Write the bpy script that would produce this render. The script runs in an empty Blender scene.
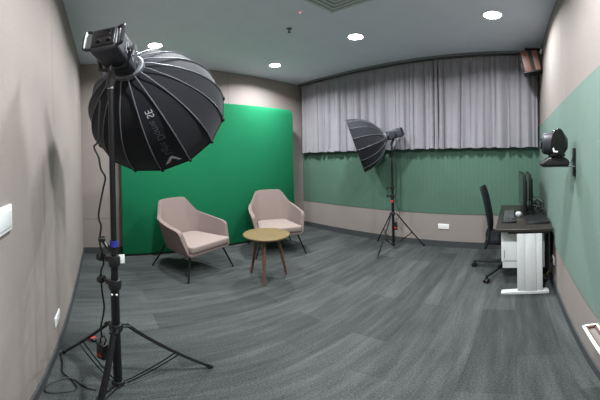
import bpy, bmesh, math, random
from mathutils import Vector, Matrix
random.seed(7)
PI = math.pi
SC = bpy.context.scene
COL = SC.collection
R_ = math.radians

# ------------------------------------------------------------------ materials
def lin(c):
    return tuple(((v / 255.0) / 12.92 if v <= 10.3 else ((v / 255.0 + 0.055) / 1.055) ** 2.4) for v in c) + (1.0,)

class NT:
    def __init__(self, name):
        self.m = bpy.data.materials.new(name); self.m.use_nodes = True
        self.t = self.m.node_tree; self.n = self.t.nodes; self.l = self.t.links
        self.b = self.n['Principled BSDF']
    def new(self, kind, **kw):
        o = self.n.new(kind)
        for k, v in kw.items(): setattr(o, k, v)
        return o
    def link(self, a, b): self.l.new(a, b)
    def coord(self, scale=(1, 1, 1), rot=(0, 0, 0)):
        tc = self.new('ShaderNodeTexCoord'); mp = self.new('ShaderNodeMapping')
        mp.inputs['Scale'].default_value = scale; mp.inputs['Rotation'].default_value = rot
        self.link(tc.outputs['Object'], mp.inputs['Vector'])
        return mp.outputs['Vector']
    def noise(self, vec, scale, detail=3, rough=0.6):
        o = self.new('ShaderNodeTexNoise'); o.inputs['Scale'].default_value = scale
        o.inputs['Detail'].default_value = detail; o.inputs['Roughness'].default_value = rough
        self.link(vec, o.inputs['Vector']); return o.outputs['Fac']
    def ramp(self, fac, stops):
        o = self.new('ShaderNodeValToRGB'); e = o.color_ramp.elements
        e[0].position, e[0].color = stops[0]; e[1].position, e[1].color = stops[-1]
        for p, c in stops[1:-1]:
            x = e.new(p); x.color = c
        self.link(fac, o.inputs['Fac']); return o.outputs['Color']
    def math(self, op, a, b=None):
        o = self.new('ShaderNodeMath', operation=op)
        for i, v in enumerate((a, b)):
            if v is None: continue
            if isinstance(v, (int, float)): o.inputs[i].default_value = v
            else: self.link(v, o.inputs[i])
        return o.outputs[0]
    def mix(self, fac, a, b, blend='MIX'):
        o = self.new('ShaderNodeMix', data_type='RGBA', blend_type=blend)
        for k, v in ((0, fac), (6, a), (7, b)):
            if isinstance(v, (int, float, tuple)): o.inputs[k].default_value = v
            else: self.link(v, o.inputs[k])
        return o.outputs[2]
    def bump(self, h, strength=0.2, dist=0.01):
        o = self.new('ShaderNodeBump'); o.inputs['Strength'].default_value = strength
        o.inputs['Distance'].default_value = dist
        self.link(h, o.inputs['Height']); self.link(o.outputs['Normal'], self.b.inputs['Normal'])
    def set(self, **kw):
        for k, v in kw.items():
            k = k.replace('_', ' ')
            if isinstance(v, (int, float, tuple)): self.b.inputs[k].default_value = v
            else: self.link(v, self.b.inputs[k])

def plain(name, c, rough=0.5, metal=0.0, var=0.08, nscale=30, bump=0.0, spec=0.5):
    """a material with slight procedural mottling"""
    t = NT(name); v = t.coord(); f = t.noise(v, nscale)
    a = lin(c); lo = tuple(x * (1 - var) for x in a[:3]) + (1,); hi = tuple(min(1, x * (1 + var)) for x in a[:3]) + (1,)
    t.set(Base_Color=t.ramp(f, [(0.3, lo), (0.7, hi)]), Roughness=rough, Metallic=metal)
    t.b.inputs['Specular IOR Level'].default_value = spec
    if bump: t.bump(f, bump, 0.004)
    return t.m

def fabric(name, c, weave=600, var=0.07, bump=0.25, big=2.0, sheen=0.0, rough=0.9):
    t = NT(name); v = t.coord()
    f1 = t.noise(v, weave, 2, 0.7); f2 = t.noise(v, big, 3)
    a = lin(c)
    base = t.ramp(f2, [(0.3, tuple(x * (1 - var) for x in a[:3]) + (1,)), (0.7, tuple(min(1, x * (1 + var)) for x in a[:3]) + (1,))])
    fine = t.ramp(f1, [(0.35, (0.82, 0.82, 0.82, 1)), (0.65, (1.0, 1.0, 1.0, 1))])
    t.set(Base_Color=t.mix(1.0, base, fine, 'MULTIPLY'), Roughness=rough)
    t.b.inputs['Specular IOR Level'].default_value = 0.15
    if sheen: t.b.inputs['Sheen Weight'].default_value = sheen
    t.bump(f1, bump, 0.002)
    return t.m

def grooved(name, c, axis, pitch):
    """acoustic felt panel with narrow vertical grooves"""
    t = NT(name); v = t.coord(); sp = t.new('ShaderNodeSeparateXYZ'); t.link(v, sp.inputs[0])
    fr = t.math('FRACT', t.math('MULTIPLY', sp.outputs[axis], 1.0 / pitch))
    g = t.math('LESS_THAN', fr, 0.08)
    f1 = t.noise(v, 500, 2, 0.7); f2 = t.noise(v, 3.0, 3)
    a = lin(c)
    base = t.ramp(f2, [(0.3, tuple(x * .95 for x in a[:3]) + (1,)), (0.7, tuple(x * 1.05 for x in a[:3]) + (1,))])
    fine = t.ramp(f1, [(0.35, (0.86, 0.86, 0.86, 1)), (0.65, (1, 1, 1, 1))])
    col = t.mix(1.0, base, fine, 'MULTIPLY')
    col = t.mix(g, col, tuple(x * .78 for x in a[:3]) + (1,))
    t.set(Base_Color=col, Roughness=0.92); t.b.inputs['Specular IOR Level'].default_value = 0.15
    h = t.math('SUBTRACT', t.math('MULTIPLY', f1, 0.3), g)
    t.bump(h, 0.35, 0.003)
    return t.m

def carpet_mat():
    t = NT('carpet'); v = t.coord((1, 1, 1), (0, 0, R_(90)))
    br = t.new('ShaderNodeTexBrick'); t.link(v, br.inputs['Vector'])
    br.offset = 0.37; br.inputs['Scale'].default_value = 1.0
    br.inputs['Brick Width'].default_value = 1.0; br.inputs['Row Height'].default_value = 0.25
    br.inputs['Mortar Size'].default_value = 0.0015; br.inputs['Mortar Smooth'].default_value = 0.3
    br.inputs['Color1'].default_value = (0.35, 0.35, 0.35, 1); br.inputs['Color2'].default_value = (0.65, 0.65, 0.65, 1)
    br.inputs['Mortar'].default_value = (0.25, 0.25, 0.25, 1)
    vs = t.coord((15, 1.6, 1)); st = t.noise(vs, 1.0, 4, 0.65)
    vs2 = t.coord((7, 0.8, 1)); st2 = t.noise(vs2, 1.0, 2, 0.5)
    fine = t.noise(t.coord(), 110, 4, 0.75)
    bw = t.new('ShaderNodeRGBToBW'); t.link(br.outputs['Color'], bw.inputs[0])
    s = t.math('ADD', t.math('MULTIPLY', st, 0.42), t.math('MULTIPLY', bw.outputs[0], 0.38))
    s = t.math('ADD', s, t.math('MULTIPLY', st2, 0.12))
    s = t.math('ADD', s, t.math('MULTIPLY', fine, 0.80))
    s = t.math('SUBTRACT', s, 0.34)
    col = t.ramp(s, [(0.26, lin(CARPET[0])), (0.5, lin(CARPET[1])), (0.78, lin(CARPET[2]))])
    t.set(Base_Color=col, Roughness=0.95); t.b.inputs['Specular IOR Level'].default_value = 0.1
    t.bump(fine, 0.8, 0.008)
    return t.m

def wood(name, c1, c2, scale=(3, 40, 40), rough=0.45):
    t = NT(name); v = t.coord(scale); f = t.noise(v, 1.0, 4, 0.6)
    t.set(Base_Color=t.ramp(f, [(0.3, lin(c1)), (0.7, lin(c2))]), Roughness=rough)
    return t.m

def emit(name, c, s):
    t = NT(name); t.set(Base_Color=(0.8, 0.8, 0.8, 1)); t.b.inputs['Emission Color'].default_value = c
    t.b.inputs['Emission Strength'].default_value = s
    return t.m

CARPET = ((37, 39, 39), (64, 67, 67), (98, 101, 100))
GREY = (150, 141, 136)
M = {}
M['carpet'] = carpet_mat()
M['ceiling'] = plain('ceiling_paint', (214, 219, 230), 0.9, var=0.02, nscale=4, spec=0.2)
M['wall'] = fabric('grey_wall_fabric', GREY, 420, 0.03, 0.2)
M['gap'] = plain('panel_gap', (62, 60, 58), 0.9)
M['green_far_shaded'] = grooved('green_felt_far_shaded', (84, 113, 99), 0, 0.062)  # same felt as the right wall; shade below the curtain darkens its colour
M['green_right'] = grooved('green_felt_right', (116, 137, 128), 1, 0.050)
M['base'] = plain('skirting', (62, 64, 66), 0.7, var=0.05)
M['curtain'] = fabric('curtain_cloth', (143, 140, 146), 500, 0.05, 0.15, 3.0, sheen=0.3, rough=0.75)
M['rail'] = plain('rail_metal', (112, 114, 118), 0.6, 0.2)
M['screen'] = fabric('chroma_cloth', (24, 114, 76), 380, 0.03, 0.15)
M['black'] = plain('black_plastic', (22, 22, 24), 0.45, var=0.1)
M['blackmetal'] = plain('black_metal', (24, 24, 26), 0.38, 0.3)
M['headshell'] = plain('lamp_shell', (52, 53, 60), 0.42, 0.2)
M['headdark'] = plain('lamp_panel', (20, 20, 24), 0.35)
M['dome'] = fabric('softbox_cloth', (30, 31, 36), 300, 0.06, 0.1, 6.0, sheen=0.1, rough=0.8)
M['lining'] = plain('softbox_lining', (205, 205, 205), 0.45, 0.3)
M['diffusion'] = fabric('diffusion_cloth', (225, 225, 222), 300, 0.02, 0.1)
M['rod'] = plain('grey_rod', (104, 106, 112), 0.5, 0.3)
M['chrome'] = plain('chrome', (190, 192, 196), 0.22, 0.9)
M['chair'] = fabric('chair_wool', (128, 113, 108), 420, 0.03, 0.3)
M['chair_side'] = fabric('chair_wool_seat', (140, 126, 120), 420, 0.03, 0.3)
M['leg_black'] = plain('leg_steel', (30, 32, 32), 0.4, 0.5)
M['oak'] = wood('oak_top', (92, 76, 46), (108, 90, 58), (6, 40, 40))
M['walnut'] = wood('walnut_leg', (84, 56, 42), (112, 78, 58), (40, 40, 5))
M['desktop'] = wood('dark_desktop', (38, 34, 32), (50, 45, 42), (40, 4, 40), 0.35)
M['white'] = plain('white_paint', (214, 216, 216), 0.45, var=0.02)
M['whiteplastic'] = plain('white_plastic', (232, 232, 230), 0.35, var=0.02)
M['greyplastic'] = plain('grey_plastic', (176, 180, 180), 0.45, var=0.06)
M['mesh'] = fabric('office_mesh', (34, 36, 39), 500, 0.05, 0.3)
M['glossy'] = plain('gloss_black', (10, 11, 12), 0.12)
M['keys'] = plain('key_plastic', (48, 50, 52), 0.5)
M['grille'] = plain('speaker_grille', (36, 34, 34), 0.8, nscale=200, bump=0.4)
M['speakerwood'] = wood('speaker_wood', (98, 64, 50), (116, 76, 60), (4, 4, 50), 0.5)
M['red'] = plain('red_plastic', (180, 52, 44), 0.45)
M['blue'] = plain('blue_plastic', (40, 48, 140), 0.4)
M['yellow'] = plain('yellow_cable', (176, 170, 40), 0.5)
M['copper'] = plain('tan_edge', (104, 82, 70), 0.5)
M['greytray'] = plain('tray_bottom', (128, 122, 117), 0.7)
M['silvertext'] = plain('print_grey', (178, 178, 184), 0.6)
M['dimtext'] = plain('print_dim', (70, 72, 80), 0.55)
M['vent'] = plain('vent_paint', (178, 186, 184), 0.6)
M['ventshade'] = plain('vent_shade', (126, 132, 132), 0.8)
M['lamp'] = emit('lamp_diffuser', (0.93, 0.97, 1.0, 1), 30.0)
M['led'] = emit('red_led', (1.0, 0.1, 0.12, 1), 3.0)

# ------------------------------------------------------------------ mesh builder
class MB:
    def __init__(self): self.v = []; self.f = []; self.mi = []; self.k = 0
    def add(self, vs, fs, mi=None):
        o = len(self.v); self.v += [tuple(p) for p in vs]
        for f in fs: self.f.append(tuple(i + o for i in f)); self.mi.append(self.k if mi is None else mi)
        return self
    def box(self, lo, hi, mtx=None):
        x0, y0, z0 = lo; x1, y1, z1 = hi
        vs = [(x0, y0, z0), (x1, y0, z0), (x1, y1, z0), (x0, y1, z0), (x0, y0, z1), (x1, y0, z1), (x1, y1, z1), (x0, y1, z1)]
        if mtx: vs = [mtx @ Vector(p) for p in vs]
        return self.add(vs, [(0, 3, 2, 1), (4, 5, 6, 7), (0, 1, 5, 4), (1, 2, 6, 5), (2, 3, 7, 6), (3, 0, 4, 7)])
    def rbox(self, lo, hi, r, seg=3, mtx=None):
        bm = bmesh.new(); c = [(a + b) / 2 for a, b in zip(lo, hi)]; s = [b - a for a, b in zip(lo, hi)]
        bmesh.ops.create_cube(bm, size=1.0)
        for v in bm.verts: v.co = Vector((v.co.x * s[0] + c[0], v.co.y * s[1] + c[1], v.co.z * s[2] + c[2]))
        bmesh.ops.bevel(bm, geom=list(bm.edges), offset=min(r, min(s) * 0.49), segments=seg, profile=0.5, affect='EDGES')
        return self.bm(bm, mtx)
    def bm(self, bm, mtx=None):
        bm.verts.index_update()
        vs = [(mtx @ v.co if mtx else v.co.copy()) for v in bm.verts]
        fs = [[v.index for v in f.verts] for f in bm.faces]
        bm.free(); return self.add(vs, fs)
    def tube(self, pts, r, n=8, closed=False, flat=None):
        pts = [Vector(p) for p in pts]; N = len(pts)
        rs = r if isinstance(r, (list, tuple)) else [r] * N
        vs = []; fs = []; up = None
        for i in range(N):
            a = pts[(i - 1) % N] if (i > 0 or closed) else pts[0]; b = pts[(i + 1) % N] if (i < N - 1 or closed) else pts[-1]
            t = (b - a).normalized()
            if up is None:
                up = Vector((0, 0, 1)) if abs(t.z) < 0.9 else Vector((1, 0, 0))
            s = t.cross(up)
            if s.length < 1e-5: s = t.orthogonal()
            s.normalize(); up = s.cross(t).normalized()
            for k in range(n):
                an = 2 * PI * k / n
                w = rs[i]; h = rs[i] if flat is None else flat
                vs.append(pts[i] + s * math.cos(an) * w + up * math.sin(an) * h)
        for i in range(N - 1 + (1 if closed else 0)):
            j = (i + 1) % N
            for k in range(n):
                l = (k + 1) % n
                fs.append((i * n + k, j * n + k, j * n + l, i * n + l))
        if not closed:
            fs.append(tuple(range(n))); fs.append(tuple(reversed(range((N - 1) * n, N * n))))
        return self.add(vs, fs)
    def cyl(self, a, b, r0, r1=None, n=16):
        return self.tube([a, b], [r0, r0 if r1 is None else r1], n)
    def lathe(self, prof, n=24, mtx=None, cap=True):
        vs = []; fs = []
        for r, z in prof:
            for k in range(n):
                a = 2 * PI * k / n; p = Vector((r * math.cos(a), r * math.sin(a), z))
                vs.append(mtx @ p if mtx else p)
        for i in range(len(prof) - 1):
            for k in range(n):
                l = (k + 1) % n; fs.append((i * n + k, i * n + l, (i + 1) * n + l, (i + 1) * n + k))
        if cap:
            fs.append(tuple(reversed(range(n)))); fs.append(tuple(range((len(prof) - 1) * n, len(prof) * n)))
        return self.add(vs, fs)
    def prism(self, poly, d0, d1, plane='xy', mtx=None):
        def P(a, b, d):
            p = Vector({'xy': (a, b, d), 'xz': (a, d, b), 'yz': (d, a, b)}[plane])
            return mtx @ p if mtx else p
        n = len(poly); vs = [P(a, b, d0) for a, b in poly] + [P(a, b, d1) for a, b in poly]
        fs = [tuple(reversed(range(n))), tuple(range(n, 2 * n))] + [(i, (i + 1) % n, n + (i + 1) % n, n + i) for i in range(n)]
        return self.add(vs, fs)
    def grid(self, rows):
        n = len(rows[0]); vs = [p for r in rows for p in r]
        fs = [(i * n + k, i * n + k + 1, (i + 1) * n + k + 1, (i + 1) * n + k) for i in range(len(rows) - 1) for k in range(n - 1)]
        return self.add(vs, fs)
    def build(self, name, mats, parent=None, smooth=True, angle=35, bevel=0.0, solid=0.0, offset=0.0, sub=0):
        me = bpy.data.meshes.new(name); me.from_pydata([tuple(p) for p in self.v], [], self.f)
        mats = mats if isinstance(mats, (list, tuple)) else [mats]
        for m in mats: me.materials.append(m)
        me.polygons.foreach_set('material_index', self.mi)
        bm = bmesh.new(); bm.from_mesh(me); bmesh.ops.recalc_face_normals(bm, faces=bm.faces); bm.to_mesh(me); bm.free()
        o = bpy.data.objects.new(name, me); COL.objects.link(o)
        if solid or bevel or sub:
            if solid:
                s = o.modifiers.new('s', 'SOLIDIFY'); s.thickness = solid; s.offset = offset
            if bevel:
                b = o.modifiers.new('b', 'BEVEL'); b.width = bevel; b.segments = 3; b.limit_method = 'ANGLE'; b.angle_limit = R_(40)
            if sub:
                b = o.modifiers.new('u', 'SUBSURF'); b.levels = sub; b.render_levels = sub
            dg = bpy.context.evaluated_depsgraph_get(); dg.update()
            m2 = bpy.data.meshes.new_from_object(o.evaluated_get(dg)); o.modifiers.clear(); old = o.data; o.data = m2
            bpy.data.meshes.remove(old); m2.name = name
        if smooth:
            o.data.polygons.foreach_set('use_smooth', [True] * len(o.data.polygons))
            o.data.set_sharp_from_angle(angle=R_(angle))
        if parent: o.parent = parent
        return o

def tag(o, label=None, cat=None, group=None, kind=None):
    if label: o['label'] = label
    if cat: o['category'] = cat
    if group: o['group'] = group
    if kind: o['kind'] = kind
    return o
def thing(name, label, cat, loc=(0, 0, 0), rz=0.0, group=None, mtx=None):
    o = bpy.data.objects.new(name, None); COL.objects.link(o); o.empty_display_size = 0.1
    if mtx is not None: o.matrix_world = mtx
    else: o.location = loc; o.rotation_euler = (0, 0, rz)
    return tag(o, label, cat, group)
def structure(mb, name, mats, **kw):
    kw.setdefault('smooth', False)
    return tag(mb.build(name, mats, **kw), kind='structure')
def copy_tree(o, parent=None):
    c = o.copy(); COL.objects.link(c)
    if parent: c.parent = parent
    for ch in list(o.children): copy_tree(ch, c)
    return c
def smoothpath(pts, n=6):
    """Catmull-Rom through the points"""
    P = [Vector(p) for p in pts]; out = []
    for i in range(len(P) - 1):
        a = P[max(i - 1, 0)]; b = P[i]; c = P[i + 1]; d = P[min(i + 2, len(P) - 1)]
        for k in range(n):
            t = k / n
            out.append(0.5 * ((2 * b) + (c - a) * t + (2 * a - 5 * b + 4 * c - d) * t * t + (3 * b - a - 3 * c + d) * t ** 3))
    out.append(P[-1]); return out
def frame_mtx(origin, x_axis, up=Vector((0, 0, 1))):
    x = Vector(x_axis).normalized(); y = up.cross(x).normalized(); z = x.cross(y)
    m = Matrix((x, y, z)).transposed().to_4x4(); m.translation = origin; return m
def text_mesh(s, size, depth=0.0):
    cu = bpy.data.curves.new('lettering', 'FONT'); cu.body = s; cu.size = size; cu.extrude = depth; cu.resolution_u = 3
    cu.align_x = 'LEFT'; cu.align_y = 'CENTER'
    o = bpy.data.objects.new('lettering_source', cu); COL.objects.link(o)
    dg = bpy.context.evaluated_depsgraph_get(); dg.update()
    me = bpy.data.meshes.new_from_object(o.evaluated_get(dg))
    vs = [v.co.copy() for v in me.vertices]; fs = [tuple(p.vertices) for p in me.polygons]
    bpy.data.objects.remove(o); bpy.data.curves.remove(cu); bpy.data.meshes.remove(me)
    return vs, fs

# ------------------------------------------------------------------ room
XW, XE, YS, YN, H = -3.745, 0.3627, -0.2723, 3.6247, 3.025   # back wall, right wall, left wall, far wall
HB, ZG, ZT = 0.103, 0.556, 1.872
T = 0.12
structure(MB().box((XW - T, YS - T, -0.1), (XE + T, YN + T, 0)), 'floor', M['carpet'])
structure(MB().box((XW - T, YS - T, H), (XE + T, YN + T, H + 0.1)), 'ceiling', M['ceiling'])

def panel_wall(name, axis, at, outward, lo, hi, seams, hseams=()):
    """wall plate clad with fabric panels, dark 3 mm joints between them"""
    mb = MB(); g = 0.0016; d = 0.006
    us = [lo] + list(seams) + [hi]; zs = [0.0] + list(hseams) + [H]
    def bx(u0, u1, z0, z1, a, b):
        n0, n1 = sorted((a, b))
        if axis == 'x': mb.box((u0, n0, z0), (u1, n1, z1))
        else: mb.box((n0, u0, z0), (n1, u1, z1))
    mb.k = 1; bx(lo - T, hi + T, 0, H, at + outward * d, at + outward * T)
    mb.k = 0
    for i in range(len(us) - 1):
        for j in range(len(zs) - 1):
            bx(us[i] + (g if i else 0), us[i + 1] - (g if i < len(us) - 2 else 0), zs[j] + (g * 1.6 if j else 0), zs[j + 1] - (g * 1.6 if j < len(zs) - 2 else 0), at, at + outward * d)
    return structure(mb, name, [M['wall'], M['gap']])
panel_wall('wall_left', 'x', YS, -1, XW, XE, (-2.72, -1.50, -0.28))
panel_wall('wall_back', 'y', XW, -1, YS, YN, (0.80, 2.0), (0.57,))
panel_wall('wall_far', 'x', YN, 1, XW, XE, ())
panel_wall('wall_right', 'y', XE, 1, YS, YN, (0.75, 1.95), (ZT,))
structure(MB().box((XW, YN - 0.007, ZG), (XE, YN, ZT)), 'trim_1', M['green_far_shaded'])
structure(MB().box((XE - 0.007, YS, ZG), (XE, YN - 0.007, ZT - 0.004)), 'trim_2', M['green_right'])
bt = 0.011
structure(MB().box((XW, YS, 0), (XE, YS + bt, HB)), 'baseboard_left', M['base'])
structure(MB().box((XW, YS + bt, 0), (XW + bt, YN - bt, HB)), 'baseboard_back', M['base'])
structure(MB().box((XW, YN - bt, 0), (XE, YN, HB)), 'baseboard_far', M['base'])
structure(MB().box((XE - bt, YS + bt, 0), (XE, YN - bt, HB)), 'baseboard_right', M['base'])

# ------------------------------------------------------------------ ceiling fittings
def downlight(x, y, label, watts):
    t = thing('downlight', label, 'ceiling light', (x, y, H), 0, 'round recessed ceiling lights')
    MB().lathe([(0.078, -0.0005), (0.100, -0.001), (0.103, -0.006), (0.096, -0.010), (0.082, -0.007), (0.078, -0.0005)], 32, cap=False).build('trim_ring', M['whiteplastic'], t)
    MB().lathe([(0.001, -0.0035), (0.080, -0.0035), (0.080, -0.0005), (0.001, -0.0005)], 32).build('diffuser', M['lamp'], t)
    ld = bpy.data.lights.new('downlight_glow', 'AREA'); ld.shape = 'DISK'; ld.size = 0.155; ld.energy = watts
    ld.color = (0.95, 0.98, 1.0); ld.spread = R_(150)
    lo = bpy.data.objects.new('downlight_glow', ld); COL.objects.link(lo); lo.location = (x, y, H - 0.012)
    return t
for x, y, lb, wt in ((-3.09, 2.45, 'round recessed ceiling light by the corner above the curtain\'s left end', 54),
                 (-1.65, 2.455, 'round recessed ceiling light in front of the middle of the curtain', 35),
                 (-0.18, 2.45, 'round recessed ceiling light closest to the right wall and wall speaker', 38),
                 (-3.04, 0.665, 'round recessed ceiling light half hidden behind the large softbox', 38),
                 (-1.62, 0.665, 'recessed ceiling light overhead above the near tripod, outside the view', 38),
                 (-0.18, 0.665, 'recessed ceiling light overhead beside the right wall, outside the view', 66)):
    downlight(x, y, lb, wt)

t = thing('ceiling_vent', 'square ceiling air diffuser with nested louvre lines at the top edge', 'air vent', (-1.186, 1.543, H))
def sq_ring(mb, r0, r1, z0, z1):
    a = [(-r0, -r0), (r0, -r0), (r0, r0), (-r0, r0)]; b = [(-r1, -r1), (r1, -r1), (r1, r1), (-r1, r1)]
    vs = [(x, y, z0) for x, y in a] + [(x, y, z1) for x, y in b] + [(x, y, z0 + .004) for x, y in a] + [(x, y, z1 + .004) for x, y in b]
    fs = []
    for i in range(4):
        j = (i + 1) % 4
        fs += [(i, j, 4 + j, 4 + i), (8 + i, 12 + i, 12 + j, 8 + j), (i, 8 + i, 8 + j, j), (4 + i, 4 + j, 12 + j, 12 + i)]
    mb.add(vs, fs)
mb = MB(); sq_ring(mb, 0.30, 0.272, -0.006, -0.006); mb.build('vent_frame', M['vent'], t, smooth=False)
mb = MB()
for k in range(5):
    r = 0.252 - k * 0.048; sq_ring(mb, r, r - 0.027, -0.009, -0.009)
mb.box((-0.03, -0.03, -0.010), (0.03, 0.03, -0.006))
mb.build('louvres', M['vent'], t, smooth=False)
MB().box((-0.272, -0.272, -0.004), (0.272, 0.272, -0.0005)).build('shade_sheet', M['ventshade'], t, smooth=False)  # closed grey sheet; shade between the louvres is put into its colour

t = thing('sprinkler', 'small dark sprinkler head poking from the ceiling', 'sprinkler', (-2.02, 1.80, H))
MB().lathe([(0.001, 0), (0.030, 0), (0.026, -0.006), (0.012, -0.010), (0.010, -0.028), (0.001, -0.03)], 16).build('escutcheon', M['rod'], t)
mb = MB().tube([(0.010, 0, -0.026), (0.014, 0, -0.040), (0.003, 0, -0.052)], 0.0025, 6).tube([(-0.010, 0, -0.026), (-0.014, 0, -0.040), (-0.003, 0, -0.052)], 0.0025, 6)
mb.build('frame_arms', M['black'], t)
MB().lathe([(0.001, -0.052), (0.017, -0.053), (0.017, -0.056), (0.001, -0.057)], 16).build('deflector', M['black'], t)

t = thing('smoke_detector', 'tiny ceiling detector with glowing red light near the vent', 'smoke detector', (-1.66, 1.613, H))
MB().lathe([(0.001, 0), (0.030, 0), (0.028, -0.012), (0.020, -0.020), (0.001, -0.021)], 24).build('housing', M['ceiling'], t)
MB().lathe([(0.001, -0.020), (0.007, -0.0205), (0.006, -0.025), (0.001, -0.027)], 10).build('indicator_light', M['led'], t)

# ------------------------------------------------------------------ curtains
def curtain(name, x0, x1, label, seed):
    rnd = random.Random(seed); z0, z1 = 1.562, 2.955; yc = 3.535
    n = int((x1 - x0) / 0.0095); ph = []; p = 0.0
    amp = []; a = 0.04
    widths = []
    for i in range(n + 1):
        if i % 8 == 0: w = rnd.choice((0.62, 0.8, 1.0, 1.3, 1.7, 2.3)) * rnd.uniform(0.85, 1.15); a2 = rnd.uniform(0.018, 0.054)
        p += 0.0095 * 2 * PI / (0.115 * w); a += (a2 - a) * 0.12
        ph.append(p); amp.append(a)
    rows = []; nz = 26
    drift = [rnd.uniform(-1, 1) for _ in range(12)]
    for j in range(nz + 1):
        z = z0 + (z1 - z0) * j / nz; tt = (z - z0) / (z1 - z0)
        head = max(0.0, (tt - 0.86) / 0.14)
        row = []
        for i in range(n + 1):
            x = x0 + (x1 - x0) * i / n
            u = i * 11.0 / (n + 1); iu = int(u); d = (drift[iu] + (drift[min(iu + 1, 11)] - drift[iu]) * (u - iu)) * (1 - tt) * 1.3
            s = 0.6 * (1.0 - 2.0 * abs(math.sin((ph[i] + d) / 2)) ** 0.8) + 0.4 * math.sin(ph[i] * 1.37 + d * 2.0)
            am = amp[i] * (1.0 - 0.55 * head)
            y = yc + am * (s + 0.18 * math.sin(2 * ph[i] + 1.1)) * (0.72 + 0.28 * (1 - tt)) + 0.006 * head * math.sin(4 * ph[i])
            dz = 0.006 * math.sin(ph[i] * 0.5 + seed) * (1 - tt)
            e = min(1.0, min(i, n - i) / 12.0); row.append((x + 0.014 * e * math.cos(ph[i] + d) * (1 - head), y, z + dz))
        rows.append(row)
    t = thing(name, label, 'curtain', ((x0 + x1) / 2, 0, 0), 0, 'grey pleated curtains over the window wall')
    cx = (x0 + x1) / 2
    def loc(rs): return [[(p[0] - cx, p[1], p[2]) for p in r] for r in rs]
    k = int(nz * 0.90)
    MB().grid(loc(rows[:k + 1])).build('drape', M['curtain'], t, angle=80, solid=0.003)
    MB().grid(loc([[(x, y - 0.001, z) for x, y, z in r] for r in rows[k:]])).build('heading_tape', M['curtain'], t, angle=80, solid=0.004)
    hem = [[(x, y - 0.0015, z) for x, y, z in r] for r in rows[0:2]]
    MB().grid(loc(hem)).build('hem', M['curtain'], t, angle=80, solid=0.006)
    return t
curtain('curtain', -3.665, -1.037, 'wide grey pleated curtain reaching the back corner, behind the small softbox', 3)
curtain('curtain', -1.034, 0.325, 'narrower grey pleated curtain at the right, ending below the wall speaker', 8)
t = thing('curtain_rail', 'dark slim curtain rail along the ceiling above the grey curtains', 'curtain rail', (0, 3.515, H))
MB().box((XW + 0.03, -0.022, -0.040), (0.335, 0.022, 0)).build('track', M['rail'], t, smooth=False)

# ------------------------------------------------------------------ green backdrop screen
ang = math.atan2(0.10, 2.83)
t = thing('backdrop_screen', 'large chroma green fabric screen with rounded top corners against the back wall', 'backdrop', (-3.595, 0.272, 0), -ang)
W_, Hs, rc = 2.86, 2.375, 0.10
def rrect(w, h, r, z0, rb=0.02):
    pts = [(0 + rb, z0), (w - rb, z0), (w, z0 + rb)]
    pts += [(w - r + r * math.cos(a), h - r + r * math.sin(a)) for a in [k * PI / 16 for k in range(0, 9)]]
    pts += [(r - r * math.sin(a), h - r + r * math.cos(a)) for a in [k * PI / 16 for k in range(0, 9)]]
    pts += [(0, z0 + rb)]
    return pts
MB().prism(rrect(W_, Hs, rc, 0.03), -0.020, 0.020, 'yz').build('fabric_panel', M['screen'], t, bevel=0.008)
MB().rbox((-0.016, 0.01, 0.006), (0.016, W_ - 0.01, 0.030), 0.004).build('bottom_rail', M['black'], t)
for yy in (0.45, W_ - 0.45):
    MB().rbox((-0.075, yy - 0.03, 0.0), (0.055, yy + 0.03, 0.008), 0.003).build('foot', M['black'], t)

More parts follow.
